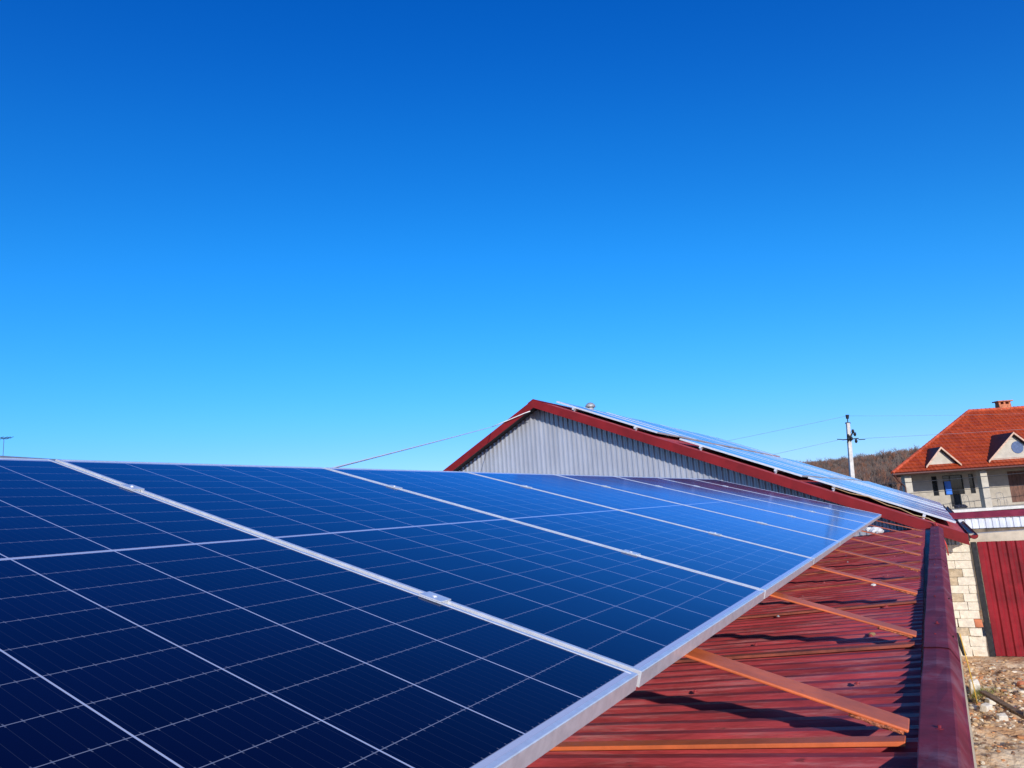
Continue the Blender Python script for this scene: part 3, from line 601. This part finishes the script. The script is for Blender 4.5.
for p, q in (((e0, f0, EZ), (r0, rm, RZ)), ((r0, rm, RZ), (r1, rm, RZ)), ((e2, f1, EZ), (r0, rm, RZ)), ((e1, f0, EZ), (r1, rm, RZ))):
    p, q = Vector(p) + Vector((0, 0, .03)), Vector(q) + Vector((0, 0, .03))
    for i in range(nn_): m_.tube([p.lerp(q, i / nn_), p.lerp(q, (i + 1.08) / nn_)], [.13, .105], 8)
hs_(m_, 'ridge_tiles', RIDGE, rf)
m_ = MB(); m_.prism([(e0 + .02, f0 + .02, EZ - .16), (e1, f0 + .02, EZ - .16), (e1, f1, EZ - .16), (e2, f1, EZ - .16)], (0, 0, .13)); hs_(m_, 'eave_soffit', mat('soffit_board', (.20, .10, .06), .8), rf)
m_ = MB(); m_.tube([(e0 - .06, f0 - .08, EZ - .07), (e1, f0 - .08, EZ - .07)], .075, 10); m_.tube([(e0 + .1, f0 - .06, EZ - .12), (e0 + .35, f0 + .1, EZ - .5), (e0 + 1.0, f0 + .5, EZ - .95), (e0 + 1.02, f0 + .55, gz)], .05, 8)
hs_(m_, 'gutter', mat('brown_gutter', (.10, .035, .025), .4), rf)
# gable dormers
DSHADE = mat('dormer_roof_shade', (.045, .016, .012), .6, 0, .2, 3)  # near-black brown puts the left slopes' shade into the dormer roof colour
slope = (RZ - EZ) / (rm - f0)
def dormer(ac, hw, zb, za, win):
    bf = f0 + (zb - EZ) / slope - .02; bb = f0 + (za + .12 - EZ) / slope + .05
    m_ = MB(); m_.prism([(ac - hw, bf, zb), (ac + hw, bf, zb), (ac, bf, za)], (0, .12, 0)); d_ = hs_(m_, 'dormer', PILL, house)
    m_ = MB(); ov = .32
    for sg in (-1, 1):
        ax0, az0 = ac, za + .02; ax1, az1 = ac + sg * (hw + .18), zb + (-.18 * (za - zb) / hw) + .02
        p = [(ax0, bf - ov, az0), (ax1, bf - ov, az1), (ax1, f0 + (az1 - EZ) / slope + .1, az1), (ax0, bb, az0)]
        m_.prism(p if sg < 0 else p[::-1], (0, 0, .10))
    hs_(m_, 'dormer_roof', DSHADE, d_)
    m_ = MB()
    for sg in (-1, 1):
        ax1, az1 = ac + sg * (hw + .19), zb - .19 * (za - zb) / hw
        p = [(ac, bf - ov - .035, za + .13), (ax1, bf - ov - .035, az1 + .13), (ax1, bf - ov - .035, az1 - .01), (ac, bf - ov - .035, za - .01)]
        m_.prism(p if sg > 0 else p[::-1], (0, .03, 0))
    hs_(m_, 'bargeboard', mat('pale_bargeboard', (.62, .40, .28), .7), d_)
    if win:
        m_ = MB(); c_ = Vector((ac + .30, bf - .03, (za + zb) / 2 - .08)); m_.tube([c_, c_ + Vector((0, .025, 0))], .42, 28); w2 = hs_(m_, 'round_window', DGLASS, d_)
        w2.data.materials[0] = mat('bluish_glass', (.10, .14, .25), .15)
dormer(29.50, 1.02, 1.36, 2.42, False)
dormer(34.68, 1.85, 1.42, 3.10, True)
m_ = MB(); m_.box(37.25, 38.15, 54.9, 55.4, 4.9, 5.66); ch = hs_(m_, 'chimney', BRICK, rf)
m_ = MB()
for x in (37.25, 37.62, 38.01): m_.box(x, x + .14, 54.93, 55.37, 5.66, 5.86)
m_.box(37.12, 38.28, 54.8, 55.5, 5.86, 5.94); hs_(m_, 'chimney_cap', BRICK, rf)
# things on the balcony
def chair(a, b, rz, lab):
    r = empty('garden_chair'); r.matrix_basis = MH @ Matrix.Translation((a, b, -1.752)) @ Matrix.Rotation(rz, 4, 'Z')
    tag(r, lab, 'chair', 'thin chairs on the balcony'); wm = mat('chair_metal', (.35, .33, .30), .4, .5)
    for x in (-.22, .22):
        for y in (-.2, .2):
            m_ = MB(); m_.tube([(x, y, 0), (x * .95, y * .95, .45)], .014, 6); m_.build('leg', wm, r)
    m_ = MB(); m_.box(-.23, .23, -.22, .22, .44, .465); m_.build('seat', wm, r, bevel=.005)
    m_ = MB(); m_.tube([(-.21, .2, .46), (-.22, .27, .85), (-.12, .29, .92), (.12, .29, .92), (.22, .27, .85), (.21, .2, .46)], .014, 6); m_.tube([(-.08, .21, .46), (-.08, .29, .92)], .009, 6); m_.tube([(.08, .21, .46), (.08, .29, .92)], .009, 6); m_.build('backrest', wm, r)
chair(31.9, 51.9, .3, 'thin metal chair on the balcony left of the middle pillar'); chair(34.2, 51.9, -.2, 'thin metal chair on the balcony right of the middle pillar')
m_ = MB()
for i in range(14): m_.rock((31.25 + random.uniform(-.3, .3), 51.9, -1.64 + random.uniform(0, .1)), .14, (1.5, 1, .7))
o = m_.build('cloth_bundle', BUNDLE, M=MH); tag(o, 'dark bundle lying on the balcony in front of the door', 'bundle')

# ------------------------------------------------------------------ utility pole and wires
def AB(a, b, h): return MH @ Vector((a, b, h))
pb = AB(22.7, 50, 0); pg = terrain(pb.x, pb.y)
up = tag(empty('utility_pole', (pb.x, pb.y, pg)), 'pale concrete utility pole with dark insulators in front of the hill', 'utility pole')
LEAN = Matrix.Translation((23.34, 50, 4.5)) @ Matrix.Rotation(R(3.7), 4, 'Y') @ Matrix.Translation((-23.5, -50, -4.5))
def pm(mb, n_, mt, par=None, **k): return mb.build(n_, mt, par or up, M=MH @ LEAN, **k)
m_ = MB(); zb_ = pg - CAM.z; z0_ = 4.55
m_.hexa([(23.5 - .19, 49.84, zb_ - .3), (23.5 + .19, 49.84, zb_ - .3), (23.5 + .19, 50.16, zb_ - .3), (23.5 - .19, 50.16, zb_ - .3), (23.5 - .11, 49.9, z0_), (23.5 + .11, 49.9, z0_), (23.5 + .11, 50.1, z0_), (23.5 - .11, 50.1, z0_)])
pm(m_, 'pole_shaft', POLE, bevel=.03)
m_ = MB(); m_.tube([(23.5, 50, 4.35), (23.5, 50, 4.95)], .035, 8); m_.box(23.35, 23.65, 49.93, 50.07, 4.5, 4.6); m_.tube([(23.5, 50, 4.85), (23.5, 50, 5.12)], [.09, .12], 10); pm(m_, 'top_insulator', BLACK)
m_ = MB(); m_.tube([(22.95, 49.8, 3.38), (24.05, 49.8, 3.48)], .035, 8); m_.tube([(23.3, 49.85, 3.2), (23.75, 49.85, 3.95)], .05, 8); pm(m_, 'crossarm', BLACK)
for x, z in ((23.34, 3.42), (23.34, 3.62), (23.80, 3.75), (23.85, 3.28), (23.68, 3.95), (23.55, 3.45)):
    m_ = MB(); m_.tube([(x, 49.75, z - .12), (x, 49.75, z), (x, 49.75, z + .14)], [.05, .10, .06], 10); pm(m_, 'insulator', BLACK)
for x, x2 in ((22.95, 22.6), (24.05, 24.5)):
    m_ = MB(); m_.tube([(x, 49.8, 3.4), (x2, 49.8, 3.42)], .03, 8); pm(m_, 'strain_insulator', BLACK)
def wire(name, p, q, sag, r, mt, lab, n=28, cat='wire', group='wires strung from the utility pole'):
    p, q = Vector(p), Vector(q); pts = [p.lerp(q, i / n) - Vector((0, 0, sag * 4 * (i / n) * (1 - i / n))) for i in range(n + 1)]
    m_ = MB(); m_.tube(pts, r, 6); return tag(m_.build(name, mt, smooth=True), lab, cat, group)
wg = mat('aluminium_wire', (.22, .24, .27), .5, .3)
wire('overhead_wire', AB(23.38, 50, 5.05), AB(-20, 66, 1.2), .5, .009, wg, 'thin wire running left from the top of the utility pole')
wire('overhead_wire', AB(22.4, 49.8, 3.42), AB(-20, 66, -1.6), .4, .009, wg, 'lower thin wire running left from the pole crossarm')
wire('overhead_wire', AB(23.38, 50, 5.05), AB(70, 44, 4.6), .9, .006, wg, 'thin wire running right from the pole top past the tiled roof')
wire('overhead_wire', AB(24.3, 49.8, 3.42), AB(70, 46, 4.4), .5, .009, wg, 'lower thin wire crossing right in front of the tiled roof')
wire('overhead_wire', AB(8, 47, .6), AB(50, 49.2, 1.2), .6, .02, WIRE, 'dark low wire crossing in front of the hill and the house eave')
wire('overhead_wire', AB(15, 47.6, -.35), AB(50, 49.3, 0.05), .25, .016, WIRE, 'dark wire crossing in front of the balcony pillars')
# cables near the hall
wire('white_cable', (-.10, 1.36, -.02), (-4.70, 11.06, 1.42), .004, .0055, WIREW, 'white cable slung from the panel row up to the hall gable', 40, 'cable', None)
m_ = MB(); m_.tube([(-4.70, 11.06, 1.42), (-4.4, 11.06, 1.49), (-3.95, 11.05, 1.60), (-3.84, 11.07, 1.625)], .009, 6); tag(m_.build('white_cable', WIREW, smooth=True), 'end of the white cable fixed along the left verge board', 'cable')
cpts = [(1.35, 11.06, -.215), (1.601, 11.06, -.33), (1.85, 11.04, -.40), (2.082, 11.05, -.538), (2.25, 11.04, -.60), (2.418, 11.05, -.705), (2.60, 11.05, -.765), (2.674, 11.05, -.82)]
m_ = MB(); m_.tube(cpts, .008, 6); tag(m_.build('tan_cable', TAN, smooth=True), 'tan cable sagging along the red verge board under the lower array', 'cable')
m_ = MB(); m_.tube([(2.674, 11.05, -.82), (2.70, 11.03, -.90), (2.735, 11.0, -1.008), (2.768, 11.02, -1.15), (2.775, 11.1, -1.3)], .009, 6); tag(m_.build('red_cable', REDC, smooth=True), 'red cable dropping beside the far end of the maroon cap', 'cable')
m_ = MB(); m_.tube([(-.12, -2.2, .0), (-.10, -1.0, .045), (-.06, -.55, .026), (-.05, -.2, .006), (-.05, .3, -.01)], .008, 6); tag(m_.build('grey_cable', STEEL, smooth=True), 'grey cable lying along the top edge of the nearest panel', 'cable')
m_ = MB(); m_.tube([(2.790, 8.5, -2.70), (2.780, 8.5, -2.5), (2.745, 8.52, -2.1), (2.73, 8.5, -1.95)], .006, 6); tag(m_.build('yellow_hose', YEL, smooth=True), 'yellow hose hanging against the shed wall down to the rubble', 'hose')
m_ = MB(); m_.tube([(2.70, 8.9, -2.02), (2.75, 8.95, -2.27)], .022, 8); tag(m_.build('drain_spout', BLACK), 'short dark spout sticking out of the shed wall below the cap', 'spout')
# tv antenna far on the left
ap = CAM + (rx * ((4 - 512) / 733.6) + dn * ((438 - 384) / 733.6) + fw) * 26
an = tag(empty('tv_antenna', (ap.x, ap.y, terrain(ap.x, ap.y))), 'thin tv antenna rising behind the panels at the far left', 'antenna')
m_ = MB(); m_.tube([(ap.x, ap.y, terrain(ap.x, ap.y)), (ap.x, ap.y, ap.z + .02)], .009, 6); m_.build('mast', WIRE, an, M=Matrix.Identity(4))
m_ = MB(); m_.tube([ap - rx * .4, ap + rx * .25], .012, 6)
for q in (-.3, -.15, 0, .1, .2): m_.tube([ap + rx * q - fw * .2 + Vector((0, 0, -.03)), ap + rx * q + fw * .2 + Vector((0, 0, .03))], .009, 5)
m_.build('boom', WIRE, an, M=Matrix.Identity(4))

# ------------------------------------------------------------------ rubble in the yard
rr = random.Random(21); m_ = MB()
for i in range(1500):
    x = 2.66 + abs(rr.gauss(0, .42)); y = 8.9 + rr.gauss(0, 1.0); s_ = rr.choice((.006, .008, .010, .013, .017, .026)) * rr.uniform(.7, 1.3)
    if x > 4.8 or y < 6.4 or y > 11.2: continue
    m_.rock((x, y, terrain(x, y) + s_ * .25), s_, (rr.uniform(.8, 1.7), 1, rr.uniform(.4, .8)), rr.choice((0, 0, 1, 2, 3)), 5)
tag(m_.build('rubble', [mat('rubble_tan', (.54, .36, .19), .95), mat('rubble_orange', (.56, .25, .10), .95), mat('rubble_white', (.70, .60, .44), .95), mat('rubble_brown', (.22, .13, .08), .95)]), 'loose rubble of stone and brick chips covering the yard', 'rubble', kind='stuff')
blk = [((3.30, 8.15), .26, .16, .10, .5, 'largest pale limestone slab in the yard rubble at the right edge'), ((2.80, 9.2), .12, .10, .16, .1, 'pale limestone block standing in the rubble against the shed wall'), ((2.86, 8.35), .13, .09, .07, 1.1, 'cream stone lump in the middle of the pale rubble patch'),
       ((2.98, 8.0), .10, .08, .06, .4, 'small cream stone nearest the bottom of the rubble patch'), ((2.92, 8.85), .11, .09, .06, 2.0, 'cream stone beside the tuft of grass'), ((3.30, 9.75), .09, .06, .05, .8, 'brownish stone lying alone in front of the gate'), ((3.10, 8.55), .10, .07, .05, 2.4, 'orange brown stone right of the cream stones')]
for (x, y), a, b, h, rz, lab in blk:
    b_ = MB(); M = Matrix.Translation((x, y, terrain(x, y))) @ Matrix.Rotation(rz, 4, 'Z') @ Matrix.Rotation(.18, 4, 'X')
    ps = [M @ Vector((sx * a * rr.uniform(.38, .55), sy * b * rr.uniform(.38, .55), sz * h * rr.uniform(.8, 1.1))) for sz in (-.2, 1) for sx, sy in ((-1, -1), (1, -1), (1, 1), (-1, 1))]
    b_.hexa(ps); tag(b_.build('limestone_block', LIME if 'brown' not in lab else BRICK, bevel=.012), lab, 'stone', 'loose stones in the yard')
b_ = MB(); M = Matrix.Translation((3.06, 8.42, GZ + .05)) @ Matrix.Rotation(R(118), 4, 'Z') @ Matrix.Rotation(R(-7), 4, 'Y'); b_.box(-.42, .42, -.035, .035, 0, .03, M)  # dark board added to stand in for a diagonal shadow on the rubble
tag(b_.build('shadow_strip', mat('shadow_strip_dark', (.16, .10, .06), .9, 0, .3, 8, .5, 30, stretch=(1, 8, 1)), bevel=.004), 'dark strip added for the diagonal shadow across the yard rubble', 'shadow strip')
b_ = MB()
for i in range(260):
    a = rr.uniform(0, 6.28); q = abs(rr.gauss(0, .10)); x, y = 2.86 + q * math.cos(a), 9.05 + 1.6 * q * math.sin(a); z = terrain(x, y); l = rr.uniform(.04, .13); d = Vector((rr.uniform(-.6, .6), rr.uniform(-.6, .6), 1)).normalized()
    s_ = Vector((math.cos(a), math.sin(a), 0)) * .0035; p = Vector((x, y, z)); b_.add([p - s_, p + s_, p + d * l + Vector((0, 0, 0))], [(0, 1, 2)])
tag(b_.build('grass_tuft', mat('dry_grass', (.20, .20, .05), .9)), 'tuft of yellow green grass growing in the rubble', 'grass', kind='stuff')
